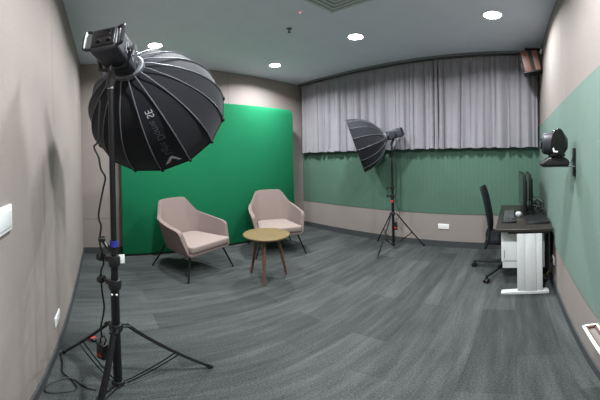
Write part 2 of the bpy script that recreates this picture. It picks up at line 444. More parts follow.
# ------------------------------------------------------------------ lounge chairs
def chaikin(rows, it=2):
    for _ in range(it):
        new = [rows[0]]
        for a, b in zip(rows[:-1], rows[1:]):
            new.append([tuple(p * .75 + q * .25 for p, q in zip(u, w)) for u, w in zip(a, b)])
            new.append([tuple(p * .25 + q * .75 for p, q in zip(u, w)) for u, w in zip(a, b)])
        new.append(rows[-1]); rows = new
    return rows
def lounge_chair(label, loc, rz):
    t = thing('lounge_chair', label, 'armchair', loc, rz, 'pink grey lounge chairs')
    # stations from front of right arm round the back to front of left arm: (bottom x,y,z) -> (top x,y,z)
    half = [((0.315, 0.292, 0.345), (0.245, 0.348, 0.595)),
            ((0.305, 0.295, 0.340), (0.215, 0.352, 0.635)),
            ((0.05, 0.290, 0.335), (0.02, 0.358, 0.662)),
            ((-0.165, 0.245, 0.335), (-0.205, 0.328, 0.705)),
            ((-0.200, 0.205, 0.338), (-0.258, 0.288, 0.745)),
            ((-0.222, 0.165, 0.340), (-0.362, 0.205, 0.905)),
            ((-0.228, 0.130, 0.342), (-0.382, 0.172, 0.925)),
            ((-0.232, 0.0, 0.342), (-0.392, 0.0, 0.930))]
    st = [((b[0], -b[1], b[2]), (c[0], -c[1], c[2])) for b, c in half] + list(reversed(half[:-1]))
    rows = []
    for b, c in st:
        rows.append([tuple(b[k] + (c[k] - b[k]) * u for k in range(3)) for u in (0, .25, .5, .75, .95, 1)])
    rows = chaikin(rows, 2)
    MB().grid(rows).build('shell', M['chair'], t, solid=0.046, offset=0.0, bevel=0.016, angle=50)
    # under pan
    pan = [(0.335, -0.285), (0.335, 0.285), (0.32, 0.30), (-0.17, 0.245), (-0.215, 0.17), (-0.225, 0), (-0.215, -0.17), (-0.17, -0.245), (0.32, -0.30)]
    MB().prism(pan, 0.318, 0.362, 'xy').build('seat_base', M['chair'], t, bevel=0.014)
    cush = [(0.350, -0.275), (0.350, 0.275), (0.325, 0.298), (-0.17, 0.225), (-0.21, 0.16), (-0.22, 0), (-0.21, -0.16), (-0.17, -0.225), (0.325, -0.298)]
    MB().prism(cush, 0.366, 0.452, 'xy').build('seat_cushion', M['chair_side'], t, bevel=0.022)
    mb = MB()
    for s in (-1, 1):
        mb.tube([(0.26, s * 0.25, 0.312), (-0.24, s * 0.22, 0.312)], 0.009, 10)
    mb.tube([(0.26, -0.25, 0.312), (0.26, 0.25, 0.312)], 0.009, 10).tube([(-0.24, -0.22, 0.312), (-0.24, 0.22, 0.312)], 0.009, 10)
    mb.build('frame', M['leg_black'], t)
    for sx, sy, tx, ty in ((0.345, 0.345, 0.26, 0.25), (0.345, -0.345, 0.26, -0.25), (-0.345, 0.345, -0.24, 0.22), (-0.345, -0.345, -0.24, -0.22)):
        MB().tube([(tx, ty, 0.315), (sx, sy, 0.0)], [0.0125, 0.0095], 12).build('leg', M['leg_black'], t)
    return t
lounge_chair('pinkish grey armchair on the left, nearest the tall near tripod', (-2.963, 1.044, 0), R_(20.5))
lounge_chair('pinkish grey armchair behind the round table, beside the screen\'s right edge', (-3.0, 2.31, 0), R_(-23.5))

# ------------------------------------------------------------------ round side table
t = thing('side_table', 'round oak topped side table on three dark wooden legs between the armchairs', 'table', (-2.254, 1.62, 0))
MB().lathe([(0.001, 0.554), (0.228, 0.554), (0.245, 0.565), (0.2485, 0.571), (0.2485, 0.580), (0.245, 0.584), (0.001, 0.584)], 64).build('tabletop', M['oak'], t, angle=25)
for a in (195, -45, 78):
    c, s = math.cos(R_(a)), math.sin(R_(a))
    MB().tube([(0.125 * c, 0.125 * s, 0.555), (0.180 * c, 0.180 * s, 0.27), (0.229 * c, 0.229 * s, 0.0)], [0.019, 0.018, 0.0115], 14).build('leg', M['walnut'], t)
MB().lathe([(0.001, 0.535), (0.15, 0.535), (0.15, 0.554), (0.001, 0.554)], 32).build('mounting_plate', M['walnut'], t)

# ------------------------------------------------------------------ light stands
def light_stand(label, loc, leg_angles, reach, top, tagged):
    t = thing('light_stand', label, 'tripod', loc, 0, 'black light stands')
    MB().tube([(0, 0, 0.045), (0, 0, 0.835)], 0.0185, 16).build('lower_tube', M['blackmetal'], t)
    MB().tube([(0, 0, 0.80), (0, 0, 0.985)], 0.0155, 16).build('middle_tube', M['blackmetal'], t)
    MB().tube([(0, 0, 0.94), (0, 0, top - 0.04)], 0.0125, 16).build('upper_tube', M['blackmetal'], t)
    MB().lathe([(0.004, top - 0.05), (0.014, top - 0.05), (0.014, top - 0.02), (0.008, top - 0.018), (0.008, top)], 16).build('spigot', M['chrome'], t)
    for zc, r in ((0.857, 0.026), (0.985, 0.023)):
        c = MB().lathe([(0.010, zc - 0.030), (r, zc - 0.030), (r + 0.003, zc - 0.012), (r + 0.003, zc + 0.012), (r, zc + 0.022), (0.010, zc + 0.024)], 20)
        c = c.rbox((-0.045, -0.012, zc - 0.014), (-0.015, 0.012, zc + 0.014), 0.004).build('collar', M['black'], t)
        c.rotation_euler = (0, 0, KNOB)
        kb = MB().tube([(-0.044, 0, zc), (-0.066, 0, zc)], 0.006, 10)
        kb.tube([(-0.064, 0, zc), (-0.068, 0, zc), (-0.084, 0, zc), (-0.087, 0, zc)], [0.018, 0.024, 0.024, 0.019], 8)
        kb.build('knob', M['black'], c)
    if tagged:
        MB().lathe([(0.006, 1.055), (0.0165, 1.055), (0.0165, 1.085), (0.006, 1.085)], 16).build('blue_band', M['blue'], t)
        g = MB().tube([(0, 0, 1.035), (-0.02 * 1, -0.028, 1.05), (-0.03, -0.05, 1.085)], [0.014, 0.012, 0.009], 10)
        g.rbox((-0.05, -0.065, 1.075), (-0.012, -0.035, 1.095), 0.005).build('cable_clamp', M['black'], t)
        MB().rbox((-0.002, 0.020, 0.966), (0.001, 0.044, 1.012), 0.001).build('paper_tag', M['whiteplastic'], t)
        MB().rbox((-0.006, -0.004, -0.004), (0.006, 0.004, 0.004), 0.002, mtx=Matrix.Translation((0.0150, -0.013, 0.80))).rbox((-0.006, -0.004, -0.004), (0.006, 0.004, 0.004), 0.002, mtx=Matrix.Translation((0.019, 0.006, 0.80))).build('white_mark', M['whiteplastic'], t)
    sp = MB().lathe([(0.012, 0.550), (0.028, 0.552), (0.030, 0.565), (0.030, 0.593), (0.026, 0.600), (0.012, 0.601)], 20)
    lowc = MB().lathe([(0.012, 0.048), (0.026, 0.050), (0.028, 0.060), (0.028, 0.085), (0.024, 0.092), (0.012, 0.094)], 20)
    for a in leg_angles:
        c, s = math.cos(R_(a)), math.sin(R_(a)); n = Vector((-s, c, 0))
        for sg in (-1, 1):
            o = n * 0.012 * sg
            sp.tube([Vector((0.022 * c, 0.022 * s, 0.580)) + o, Vector((0.060 * c, 0.060 * s, 0.573)) + o], 0.0065, 6)
            lowc.tube([Vector((0.020 * c, 0.020 * s, 0.070)) + o * .8, Vector((0.045 * c, 0.045 * s, 0.072)) + o * .8], 0.005, 6)
    sp.build('leg_collar', M['black'], t); lowc.build('lower_collar', M['black'], t)
    kb = MB().tube([(-0.02 * math.cos(KNOB), -0.02 * math.sin(KNOB), 0.575), (-0.055 * math.cos(KNOB), -0.055 * math.sin(KNOB), 0.587)], 0.005, 8)
    kb.build('collar_screw', M['black'], t)
    for a in leg_angles:
        c, s = math.cos(R_(a)), math.sin(R_(a)); n = Vector((-s, c, 0))
        A = Vector((0.050 * c, 0.050 * s, 0.575)); B = Vector((reach * c, reach * s, 0.014))
        lg = MB().tube([A, B], 0.0125, 4, flat=0.010).build('leg', M['blackmetal'], t)
        d = (B - A).normalized()
        MB().tube([B - d * 0.035, B + d * 0.004], 0.0135, 8).build('rubber_foot', M['black'], lg)
        mid = A + (B - A) * 0.56
        br = MB()
        for sg in (-1, 1):
            br.tube([Vector((0.040 * c, 0.040 * s, 0.072)) + n * 0.009 * sg, mid + n * 0.013 * sg], 0.0042, 8)
        br.tube([mid - n * 0.017, mid + n * 0.017], 0.005, 8)
        br.build('brace', M['blackmetal'], t)
    return t
KNOB = R_(46.6)
POLE_A = Vector((-1.103, 0.047, 0)); POLE_B = Vector((-1.662, 3.328, 0))
light_stand('black tripod light stand in the left foreground beneath the big softbox', POLE_A, (101, 217, -14), 0.460, 1.835, True)
light_stand('black tripod light stand by the far wall in front of the curtain', POLE_B, (32, 150, -91), 0.445, 1.67, False)

# ------------------------------------------------------------------ studio lights and softboxes
def studio_light(label, ax, apex, spig):
    """local +X = beam direction, origin at the softbox mount"""
    m = frame_mtx(apex, ax); inv = m.inverted()
    t = thing('studio_light', label, 'studio light', mtx=m, group='black studio lights')
    b = MB().rbox((-0.245, -0.061, -0.070), (-0.030, 0.061, 0.070), 0.016, 3)
    for k in range(7):
        x = -0.165 + k * 0.014; b.rbox((x, -0.063, -0.035), (x + 0.006, 0.063, 0.035), 0.002, 1)
    b.build('lamp_body', M['headshell'], t)
    MB().lathe([(0.048, -0.060), (0.056, -0.052), (0.062, -0.040), (0.062, -0.012), (0.066, -0.010), (0.066, 0.004), (0.050, 0.006)], 32, Matrix.Rotation(R_(90), 4, 'Y')).build('front_ring', M['headdark'], t)
    p = MB().rbox((-0.252, -0.050, -0.048), (-0.243, 0.050, 0.048), 0.004).build('control_panel', M['headdark'], t)
    MB().rbox((-0.2545, -0.030, 0.005), (-0.251, 0.030, 0.038), 0.001).build('display', M['glossy'], p)
    for yy in (-0.026, 0.018):
        MB().tube([(-0.251, yy, -0.024), (-0.266, yy, -0.024)], [0.011, 0.009], 14).build('connector', M['black'], p)
    for s in (-1, 1):
        hp = [(-0.238, s * 0.056, -0.052), (-0.246, s * 0.074, -0.052), (-0.250, s * 0.081, -0.040), (-0.250, s * 0.081, 0.044), (-0.246, s * 0.074, 0.056), (-0.238, s * 0.056, 0.056)]
        MB().tube(smoothpath(hp, 4), 0.0075, 10).build('handle', M['headdark'], t)
    vs, fs = text_mesh('Aputure', 0.026, 0.0004)
    for s in (-1, 1):
        mb = MB(); mb.add([(-0.205 + v.x if s < 0 else -0.095 - v.x, s * 0.0618, 0.050 + v.y) for v in vs], fs)
        mb.build('lettering', M['silvertext'], t, smooth=False)
    # yoke down to the stand spigot
    sp = inv @ spig; cen = Vector((-0.145, 0, 0)); down = (sp - cen).normalized()
    y = MB()
    for s in (-1, 1):
        y.tube([(-0.145, s * 0.069, 0.0), (-0.145, s * 0.073, -0.02), tuple(cen + down * 0.088 + Vector((0, s * 0.055, 0))), tuple(cen + down * 0.095 + Vector((0, s * 0.02, 0)))], 0.0095, 10)
    y.tube([tuple(cen + down * 0.092 + Vector((0, -0.03, 0))), tuple(cen + down * 0.092 + Vector((0, 0.03, 0)))], 0.010, 10)
    y.build('yoke', M['blackmetal'], t)
    MB().tube([cen + down * 0.085, sp + down * 0.03], 0.0185, 16).build('receiver', M['black'], t)
    kb = MB().tube([(-0.145, -0.067, 0), (-0.145, -0.095, 0)], [0.014, 0.017], 10)
    kb.tube([(-0.145, -0.089, 0), (-0.150, -0.089, -0.055)], [0.005, 0.006], 8)
    kb.build('tilt_handle', M['chrome'], t)
    kb = MB().tube([cen + down * 0.11, cen + down * 0.11 + Vector((-0.05, -0.02, 0))], [0.006, 0.006], 8)
    kb.build('lock_lever', M['chrome'], t)
    return t
NR, RR, DD = 16, 0.405, 0.44
RIB0 = PI / 16
def dome_pt(phi, s, lift=0.0, flat=True):
    """phi around the axis, s 0..1 from mount to rim; ribs sit at multiples of 2pi/NR, cloth is flat between them"""
    th = s * PI / 2
    r = 0.070 + (RR - 0.070) * math.sin(th) ** 1.05; x = 0.018 + (DD - 0.018) * (1 - math.cos(th) ** 1.0)
    x = 0.018 + (DD - 0.018) * (0.35 * s + 0.65 * (1 - math.cos(th)))
    if flat:
        k = 2 * PI / NR; q = (phi - RIB0) / k; d = (q - math.floor(q) - 0.5) * k
        r = r * math.cos(k / 2) / math.cos(d)
    r += lift
    return Vector((x - lift * 0.3 * (1 - s), r * math.cos(phi), r * math.sin(phi)))
def softbox(label, ax, apex, letters=None):
    m = frame_mtx(apex, ax)
    t = thing('softbox', label, 'softbox', mtx=m, group='black dome softboxes')
    ns = 22
    rows = [[dome_pt(RIB0 + 2 * PI * k / (NR * 4), i / ns) for k in range(NR * 4 + 1)] for i in range(ns + 1)]
    MB().grid(rows).build('canopy', M['dome'], t, angle=14, solid=0.002, offset=0)
    rows = [[dome_pt(RIB0 + 2 * PI * k / (NR * 4), i / ns, -0.006) for k in range(NR * 4 + 1)] for i in range(ns + 1)]
    MB().grid(rows).build('lining', M['lining'], t, angle=14)
    ring = [dome_pt(RIB0 + 2 * PI * k / NR, 1.0, 0.0) for k in range(NR)]
    MB().tube(ring, 0.006, 8, closed=True).build('rim_cord', M['dome'], t)
    c = Vector((DD - 0.030, 0, 0))
    mb = MB(); pr = [Vector((DD - 0.030, 0.968 * p.y, 0.968 * p.z)) for p in ring]
    mb.add([c] + pr, [(0, 1 + k, 1 + (k + 1) % NR) for k in range(NR)]); mb.build('front_diffuser', M['diffusion'], t, smooth=False)
    RY = Matrix.Rotation(R_(90), 4, 'Y')
    MB().lathe([(0.062, -0.012), (0.076, -0.012), (0.082, -0.006), (0.082, 0.014), (0.076, 0.022), (0.062, 0.022)], 40, RY).build('speed_ring', M['rod'], t)
    for k in range(NR):
        a = RIB0 + 2 * PI * k / NR
        e = Vector((0.0, 0.080 * math.cos(a), 0.080 * math.sin(a)))
        pts = [e, e + Vector((0.012, 0.03 * math.cos(a), 0.03 * math.sin(a)))] + [dome_pt(a, s / 14.0, 0.0045 + 0.016 * max(0, (0.35 - s / 14.0)) / .35, False) for s in range(2, 15)]
        rb = MB().tube(pts, 0.0030, 7).build('rib', M['rod'], t)
        tip = dome_pt(a, 1.0, 0.004, False); b2 = dome_pt(a, 0.965, 0.004, False)
        MB().tube([b2, tip + (tip - b2) * 0.35], 0.009, 8).build('rib_tip', M['black'], rb)
    if letters is not None:
        phi = letters
        def put(verts, faces, s0, scale, nm, mat, slant=0.0, yoff=0.0):
            mb = MB(); out = []
            for v in verts:
                s = s0 - v.x / (PI / 2 * 0.44); base = dome_pt(phi, max(0.05, min(1, s)), 0, True)
                rr = math.hypot(base.y, base.z)
                d = -(v.y + yoff + slant * v.x) / rr
                out.append(dome_pt(phi + d, max(0.05, min(1, s)), 0.0035, True))
            mb.add(out, faces); mb.build(nm, mat, t, smooth=False)
        # pointed emblem: two strokes like an open letter A
        q = [(-0.035, -0.045), (0.028, -0.002), (0.028, 0.008), (-0.035, 0.045), (-0.035, 0.030), (0.006, 0.003), (-0.035, -0.030)]
        def fine(poly):
            o = []
            for (a, b), (c2, d2) in zip(poly, poly[1:] + poly[:1]):
                o += [Vector((a + (c2 - a) * k / 3, b + (d2 - b) * k / 3, 0)) for k in range(3)]
            return o
        put([Vector((a, b, 0)) for a, b in q], [(0, 1, 5, 6), (1, 2, 5), (2, 3, 4, 5)], 0.865, 1, 'emblem', M['silvertext'])
        put([Vector((a, b, 0)) for a, b in [(-0.034, -0.028), (-0.012, -0.012), (-0.020, -0.006), (-0.034, -0.016)]], [(0, 1, 2, 3)], 0.865, 1, 'emblem_accent', M['red'])
        vs, fs = text_mesh('Light Dome', 0.052); put(vs, fs, 0.79, 1, 'lettering', M['dimtext'], 0.0)
        vs, fs = text_mesh('SE', 0.050); put(vs, fs, 0.405, 1, 'lettering', M['silvertext'])
    return t
def direction(az, el):
    return Vector((math.cos(R_(el)) * math.cos(R_(az)), math.cos(R_(el)) * math.sin(R_(az)), math.sin(R_(el))))
AX_A = direction(149, -23); AX_HEAD = direction(152, -15); APEX_A = Vector((-1.205, 0.131, 1.936))
AX_B = direction(214, -17.5); APEX_B = Vector((-1.736, 3.276, 1.752))
studio_light('large dark lamp head with rear control panel atop the near tripod', AX_HEAD, APEX_A, POLE_A + Vector((0, 0, 1.82)))
softbox('big black ribbed dome softbox in the left foreground with printed lettering', AX_A, APEX_A, R_(247.5))
studio_light('small dark lamp head atop the far tripod before the curtain', AX_B, APEX_B, POLE_B + Vector((0, 0, 1.65)))
softbox('smaller looking black dome softbox seen side on before the grey curtain', AX_B, APEX_B, None)

# ------------------------------------------------------------------ adapters and cables at the stands
def adapter(label, loc, rz):
    t = thing('power_adapter', label, 'power adapter', loc, rz)
    MB().rbox((-0.024, -0.016, -0.065), (0.024, 0.016, 0.065), 0.006).build('casing', M['black'], t)
    MB().rbox((-0.020, -0.018, -0.040), (0.012, -0.0155, -0.015), 0.001).build('red_sticker', M['red'], t)
    MB().tube([(-0.012, 0, 0.064), (-0.012, 0, 0.10), (0.0, 0.01, 0.125), (0.014, 0.012, 0.10), (0.012, 0, 0.064)], 0.004, 8).build('hanging_strap', M['black'], t)
    return t
adapter('black power adapter hanging low on the near tripod', (-1.145, -0.013, 0.345), R_(40))
adapter('black control box with red sticker hanging on the far tripod', (-1.617, 3.320, 0.385), R_(20))

cab = [(-1.135, 0.001, 1.742), (-1.135, -0.006, 1.64), (-1.135, -0.011, 1.547), (-1.137, -0.029, 1.52), (-1.135, -0.010, 1.471), (-1.135, -0.001, 1.418), (-1.135, 0.017, 1.377), (-1.137, 0.006, 1.32), (-1.135, -0.015, 1.202), (-1.135, -0.005, 1.149), (-1.137, -0.011, 1.095), (-1.13, -0.01, 1.05), (-1.14, 0.0, 1.0), (-1.14, 0.002, 0.95), (-1.152, -0.01, 0.90), (-1.147, -0.008, 0.80), (-1.14, 0.0, 0.70), (-1.146, -0.006, 0.62), (-1.158, -0.016, 0.54), (-1.150, -0.014, 0.46)]
tag(MB().tube(smoothpath(cab, 5), 0.0042, 8).build('power_cable', M['black']), 'thin black cable dropping from the lamp head along the near tripod pole', 'cable')
fl = [(-1.47, -0.251), (-1.443, -0.246), (-1.347, -0.222), (-1.253, -0.208), (-1.192, -0.165), (-1.113, -0.126), (-1.08, -0.135), (-1.053, -0.199), (-1.049, -0.243), (-1.082, -0.252), (-1.128, -0.240), (-1.185, -0.182), (-1.178, -0.145), (-1.129, -0.104), (-1.098, -0.071), (-1.088, -0.045)]
zz = [0.008] * 10 + [0.013, 0.019, 0.012] + [0.008] * 3
tag(MB().tube(smoothpath([(x, y, z) for (x, y), z in zip(fl, zz)], 6), 0.0042, 8).build('power_cable', M['black']), 'black cord looped on the carpet beside the left wall', 'cable')
bc = [(-1.682, 3.35, 1.6), (-1.642, 3.385, 1.35), (-1.627, 3.395, 1.1), (-1.637, 3.375, 0.8), (-1.592, 3.385, 0.62), (-1.587, 3.365, 0.52), (-1.612, 3.335, 0.47)]
tag(MB().tube(smoothpath(bc, 6), 0.004, 8).build('power_cable', M['black']), 'thin black cable hanging beside the far tripod pole', 'cable')
t = thing('clip', 'small red and black clip on the far tripod pole', 'clip', (-1.658, 3.298, 0.775))
MB().rbox((-0.016, -0.014, -0.022), (0.016, 0.010, 0.022), 0.005).build('clip_body', M['red'], t)
MB().rbox((-0.012, -0.012, 0.020), (0.012, 0.012, 0.05), 0.004).build('clip_jaw', M['black'], t)
t = thing('floor_plug', 'small black and red plug lying on the carpet behind the near tripod', 'plug', (-1.647, -0.075, 0), R_(30))
MB().rbox((-0.035, -0.018, 0.0), (0.030, 0.018, 0.030), 0.008).build('plug_body', M['black'], t)
MB().rbox((-0.012, -0.0195, 0.006), (0.010, 0.0195, 0.0315), 0.004).build('red_band', M['red'], t)
MB().tube([(0.028, 0, 0.015), (0.05, 0.004, 0.010), (0.07, 0.012, 0.006)], 0.005, 8).build('cable_stub', M['black'], t)

# ------------------------------------------------------------------ sockets and switches
def socket(name, label, loc, rz, w, h, holes=2, switch=False, cat='socket'):
    """local: plate in the xz plane, front towards -y"""
    t = thing(name, label, cat, loc, rz)
    MB().rbox((-w / 2, -0.010, -h / 2), (w / 2, 0.0, h / 2), 0.004).build('face_plate', M['whiteplastic'], t)
    n = holes
    for k in range(n):
        cx = (k - (n - 1) / 2) * w / n
        if switch: MB().rbox((cx - w / n * .40, -0.0135, -h * 0.32), (cx + w / n * .40, -0.0095, h * 0.32), 0.002).build('rocker', M['white'], t)
        elif w < 0.15:
            s = MB().rbox((cx - 0.020, -0.0108, -0.020), (cx + 0.020, -0.0095, 0.020), 0.001).build('outlet', M['white'], t)
            m2 = MB()
            for dx, dz in ((-0.009, -0.006), (0.009, -0.006), (0, 0.009)): m2.box((cx + dx - 0.0025, -0.0112, dz - 0.004), (cx + dx + 0.0025, -0.0105, dz + 0.004))
            m2.build('pin_hole', M['gap'], s, smooth=False)
    return t
socket('wall_socket', 'white double socket plate low on the far wall, right of the far tripod', (-1.005, YN, 0.345), 0, 0.165, 0.085)
socket('light_switch', 'white switch plate at the left edge of the view on the left wall', (-0.675, YS, 1.277), PI, 0.135, 0.086, 1, True, 'switch')
socket('wall_socket', 'white socket plate low on the left wall by the near tripod', (-1.487, YS, 0.35), PI, 0.14, 0.085, 2)
socket('wall_socket', 'white socket plate behind the desk on the right wall', (XE, 2.42, 0.345), -PI / 2, 0.12, 0.085)
t = thing('plug', 'dark plug pushed into the socket behind the desk', 'plug', (XE - 0.011, 2.395, 0.345))
MB().rbox((-0.035, -0.018, -0.018), (0.0, 0.018, 0.018), 0.006).build('plug_body', M['black'], t)
tag(MB().tube(smoothpath([(0.335, 2.45, 0.34), (0.318, 2.46, 0.30), (0.325, 2.47, 0.22), (0.312, 2.52, 0.12), (0.30, 2.60, 0.07), (0.25, 2.75, 0.010)], 6), 0.0045, 8).build('network_cable', M['yellow']), 'yellow cable curving down from the wall socket behind the desk', 'cable')

# ------------------------------------------------------------------ desk
t = thing('desk', 'dark topped office desk on white metal legs against the right wall', 'desk', (0, 0, 0))
MB().rbox((-0.168, 2.275, 0.712), (0.338, 3.445, 0.742), 0.004).build('desktop', M['desktop'], t)
for y0 in (2.31, 3.40):
    lg = MB()
    for x0, x1, d in ((0.020, 0.088, 0.0), (0.091, 0.186, 0.004), (0.189, 0.243, 0.0)):
        lg.rbox((x0, y0 - 0.026 - d, 0.040), (x1, y0 + 0.026 + d, 0.694), 0.003, 2)
    lg.box((0.03, y0 - 0.02, 0.05), (0.235, y0 + 0.02, 0.69))
    lg = lg.build('leg', M['white'], t)
    ft = MB().prism([(-0.125, 0.004), (0.300, 0.004), (0.300, 0.036), (0.285, 0.042), (0.250, 0.044), (0.02, 0.044), (-0.085, 0.036), (-0.125, 0.028)], y0 - 0.032, y0 + 0.032, 'xz').build('foot_bar', M['white'], lg, bevel=0.005)
    for x in (-0.10, 0.275): MB().cyl((x, y0, 0), (x, y0, 0.006), 0.016).build('levelling_foot', M['black'], lg)
    MB().box((-0.06, y0 - 0.022, 0.694), (0.30, y0 + 0.022, 0.712)).build('top_bracket', M['black'], lg, smooth=False)
MB().box((0.300, 2.29, 0.26), (0.314, 3.43, 0.712)).build('modesty_panel', M['black'], t, smooth=False)
MB().tube([(0.13, 2.33, 0.68), (0.13, 3.38, 0.68)], 0.02, 4).build('crossbar', M['white'], t)
d = MB().rbox((-0.112, 2.365, 0.285), (0.27, 2.60, 0.712), 0.003).build('drawer_unit', M['white'], t)
MB().box((-0.105, 2.361, 0.368), (0.05, 2.3655, 0.372)).build('drawer_joint', M['gap'], d, smooth=False)
MB().box((-0.096, 2.361, 0.40), (-0.092, 2.3655, 0.49)).build('drawer_edge', M['gap'], d, smooth=False)
MB().rbox((-0.122, 2.37, 0.36), (-0.110, 2.595, 0.70), 0.002).build('drawer_front', M['white'], d)

# ------------------------------------------------------------------ office chair
t = thing('office_chair', 'dark high-backed swivel chair pushed up to the desk', 'office chair', (-0.075, 2.88, 0))
for k in range(5):
    a = R_(167 + 72 * k); c, s = math.cos(a), math.sin(a); n = Vector((-s, c, 0)); R0 = 0.40
    arm = MB().tube([(0.03 * c, 0.03 * s, 0.135), (0.2 * c, 0.2 * s, 0.110), (R0 * c, R0 * s, 0.085)], [0.026, 0.021, 0.016], 8).build('base_arm', M['black'], t)
    e = Vector((R0 * c, R0 * s, 0.028)); cs = MB()
    for sg in (-1, 1):
        o = n * sg * 0.016
        cs.tube([e + o - n * 0.009, e + o + n * 0.009], 0.028, 18)
    cs.tube([e + Vector((0, 0, 0.02)), e + Vector((0, 0, 0.058))], 0.009, 10).rbox((-0.026, -0.008, 0.012), (0.022, 0.008, 0.036), 0.005, mtx=Matrix.Translation(e) @ Matrix.Rotation(a, 4, 'Z'))
    cs.build('caster', M['black'], arm)
MB().tube([(0, 0, 0.11), (0, 0, 0.16)], 0.035, 18).build('hub', M['black'], t)
MB().tube([(0, 0, 0.15), (0, 0, 0.26), (0, 0, 0.261), (0, 0, 0.40)], [0.027, 0.027, 0.015, 0.015], 16).build('gas_lift', M['blackmetal'], t)
MB().rbox((-0.15, -0.08, 0.375), (0.10, 0.08, 0.425), 0.015).build('tilt_mechanism', M['black'], t)
MB().rbox((-0.23, -0.205, 0.425), (0.225, 0.205, 0.505), 0.03, 4).build('seat', M['mesh'], t)
prof = [(-0.255, 0.36), (-0.222, 0.45), (-0.205, 0.55), (-0.205, 0.65), (-0.222, 0.78), (-0.245, 0.92), (-0.272, 1.03), (-0.292, 1.085)]
prof = [(p.x, p.y) for p in smoothpath([(a, b, 0) for a, b in prof], 4)]
rows = []
for i, (x, z) in enumerate(prof):
    u = i / (len(prof) - 1); w = 0.225 - 0.045 * abs(2 * u - 1) ** 2.5
    rows.append([(x - 0.030 * (yy ** 2) * 0 + 0.022 * yy ** 2, yy * w, z) for yy in [k / 6 - 1 for k in range(13)]])
MB().grid(rows).build('backrest', M['mesh'], t, solid=0.022, offset=0, bevel=0.008, angle=60)
MB().tube(smoothpath([(-0.10, 0, 0.395), (-0.19, 0, 0.405), (-0.228, 0, 0.46), (-0.213, 0, 0.56)], 5), 0.018, 10).build('back_bracket', M['black'], t)

# ------------------------------------------------------------------ on the desk
ZD = 0.742
def monitor(label, p, rz, w, h, zc):
    t = thing('monitor', label, 'monitor', (p[0], p[1], ZD), rz, 'desk monitors')
    # local: screen faces -x, width along y
    s = MB().rbox((-0.012, -w / 2, zc - h / 2), (0.018, w / 2, zc + h / 2), 0.006).build('casing', M['black'], t)
    MB().box((-0.0135, -w / 2 + 0.010, zc - h / 2 + 0.014), (-0.0118, w / 2 - 0.010, zc + h / 2 - 0.010)).build('display', M['glossy'], s, smooth=False)
    MB().rbox((0.014, -w * 0.27, zc - h * 0.30), (0.045, w * 0.27, zc + h * 0.30), 0.012).build('back_cover', M['black'], t)
    MB().rbox((0.036, -0.035, 0.008), (0.054, 0.035, zc), 0.005).build('stand_neck', M['black'], t)
    MB().rbox((-0.05, -0.115, 0.0), (0.075, 0.115, 0.012), 0.005).build('stand_base', M['black'], t)
    return t
monitor('front monitor on the desk seen almost edge on, its screen towards the office chair', (0.090, 2.985), R_(4), 0.53, 0.42, 0.290)
monitor('second monitor set behind the front one, closer to the right wall', (0.175, 3.255), R_(2), 0.50, 0.34, 0.305)
t = thing('keyboard', 'dark keyboard lying on the desk in front of the monitors', 'keyboard', (-0.055, 2.84, ZD), 0)
MB().rbox((-0.065, -0.21, 0.0), (0.065, 0.21, 0.016), 0.005).build('key_tray', M['black'], t)
mb = MB()
for r in range(5):
    for c in range(15):
        mb.rbox((-0.055 + r * 0.022, -0.198 + c * 0.0265, 0.015), (-0.055 + r * 0.022 + 0.018, -0.198 + c * 0.0265 + 0.022, 0.021), 0.002, 1)
mb.build('key_field', M['keys'], t)
t = thing('desk_phone', 'low black box on the desk nearest the near left edge', 'desk device', (-0.055, 2.555, ZD), 0)
MB().prism([(-0.075, 0.0), (0.075, 0.0), (0.075, 0.030), (-0.075, 0.014)], -0.055, 0.055, 'xz').build('casing', M['black'], t, bevel=0.004)
mb = MB()
for r in range(3):
    for c in range(4): mb.rbox((-0.05 + c * 0.022, -0.03 + r * 0.02, 0.018 + c * 0.0025), (-0.035 + c * 0.022, -0.016 + r * 0.02, 0.022 + c * 0.0025), 0.002, 1)
mb.build('button_field', M['keys'], t)
t = thing('desk_speaker', 'small round grey white ball shaped device beside the front monitor', 'desk device', (0.045, 2.78, ZD))
MB().lathe([(0.001, 0.0), (0.022, 0.0), (0.030, 0.010), (0.035, 0.026), (0.034, 0.040), (0.026, 0.054), (0.012, 0.062), (0.001, 0.064)], 28).build('round_body', M['greyplastic'], t)
MB().lathe([(0.001, 0.0605), (0.010, 0.0615), (0.008, 0.067), (0.001, 0.068)], 16).build('top_button', M['keys'], t)
t = thing('laptop', 'closed flat black laptop on the desk corner beside the right wall', 'laptop', (0.222, 2.60, ZD), R_(3))
MB().rbox((-0.11, -0.15, 0.0), (0.11, 0.15, 0.014), 0.006).build('base', M['black'], t)
MB().rbox((-0.11, -0.15, 0.0145), (0.11, 0.15, 0.024), 0.004).build('lid', M['black'], t)
rnd = random.Random(4)
t = thing('cable_tangle', 'tangle of thin dark cables heaped behind the monitors by the wall', 'cables', (0.255, 2.93, ZD))
for k in range(8):
    pts = []
    for i in range(9):
        a = i * 1.25 + k; r = 0.04 + 0.035 * rnd.random()
        pts.append((r * math.cos(a) + rnd.uniform(-.015, .015), -0.04 + r * 1.5 * math.sin(a) + rnd.uniform(-.03, .03), 0.008 + 0.20 * abs(math.sin(i * 0.55 + k * 0.8)) * rnd.uniform(0.5, 1)))
    MB().tube(smoothpath(pts, 6), 0.0036, 7).build('cable_strand', M['black'], t)
for p in ((0.02, -0.03, 0.085), (-0.03, -0.09, 0.055)):
    MB().rbox((p[0] - 0.010, p[1] - 0.007, p[2] - 0.016), (p[0] + 0.010, p[1] + 0.007, p[2] + 0.016), 0.003).build('connector', M['chrome'], t)

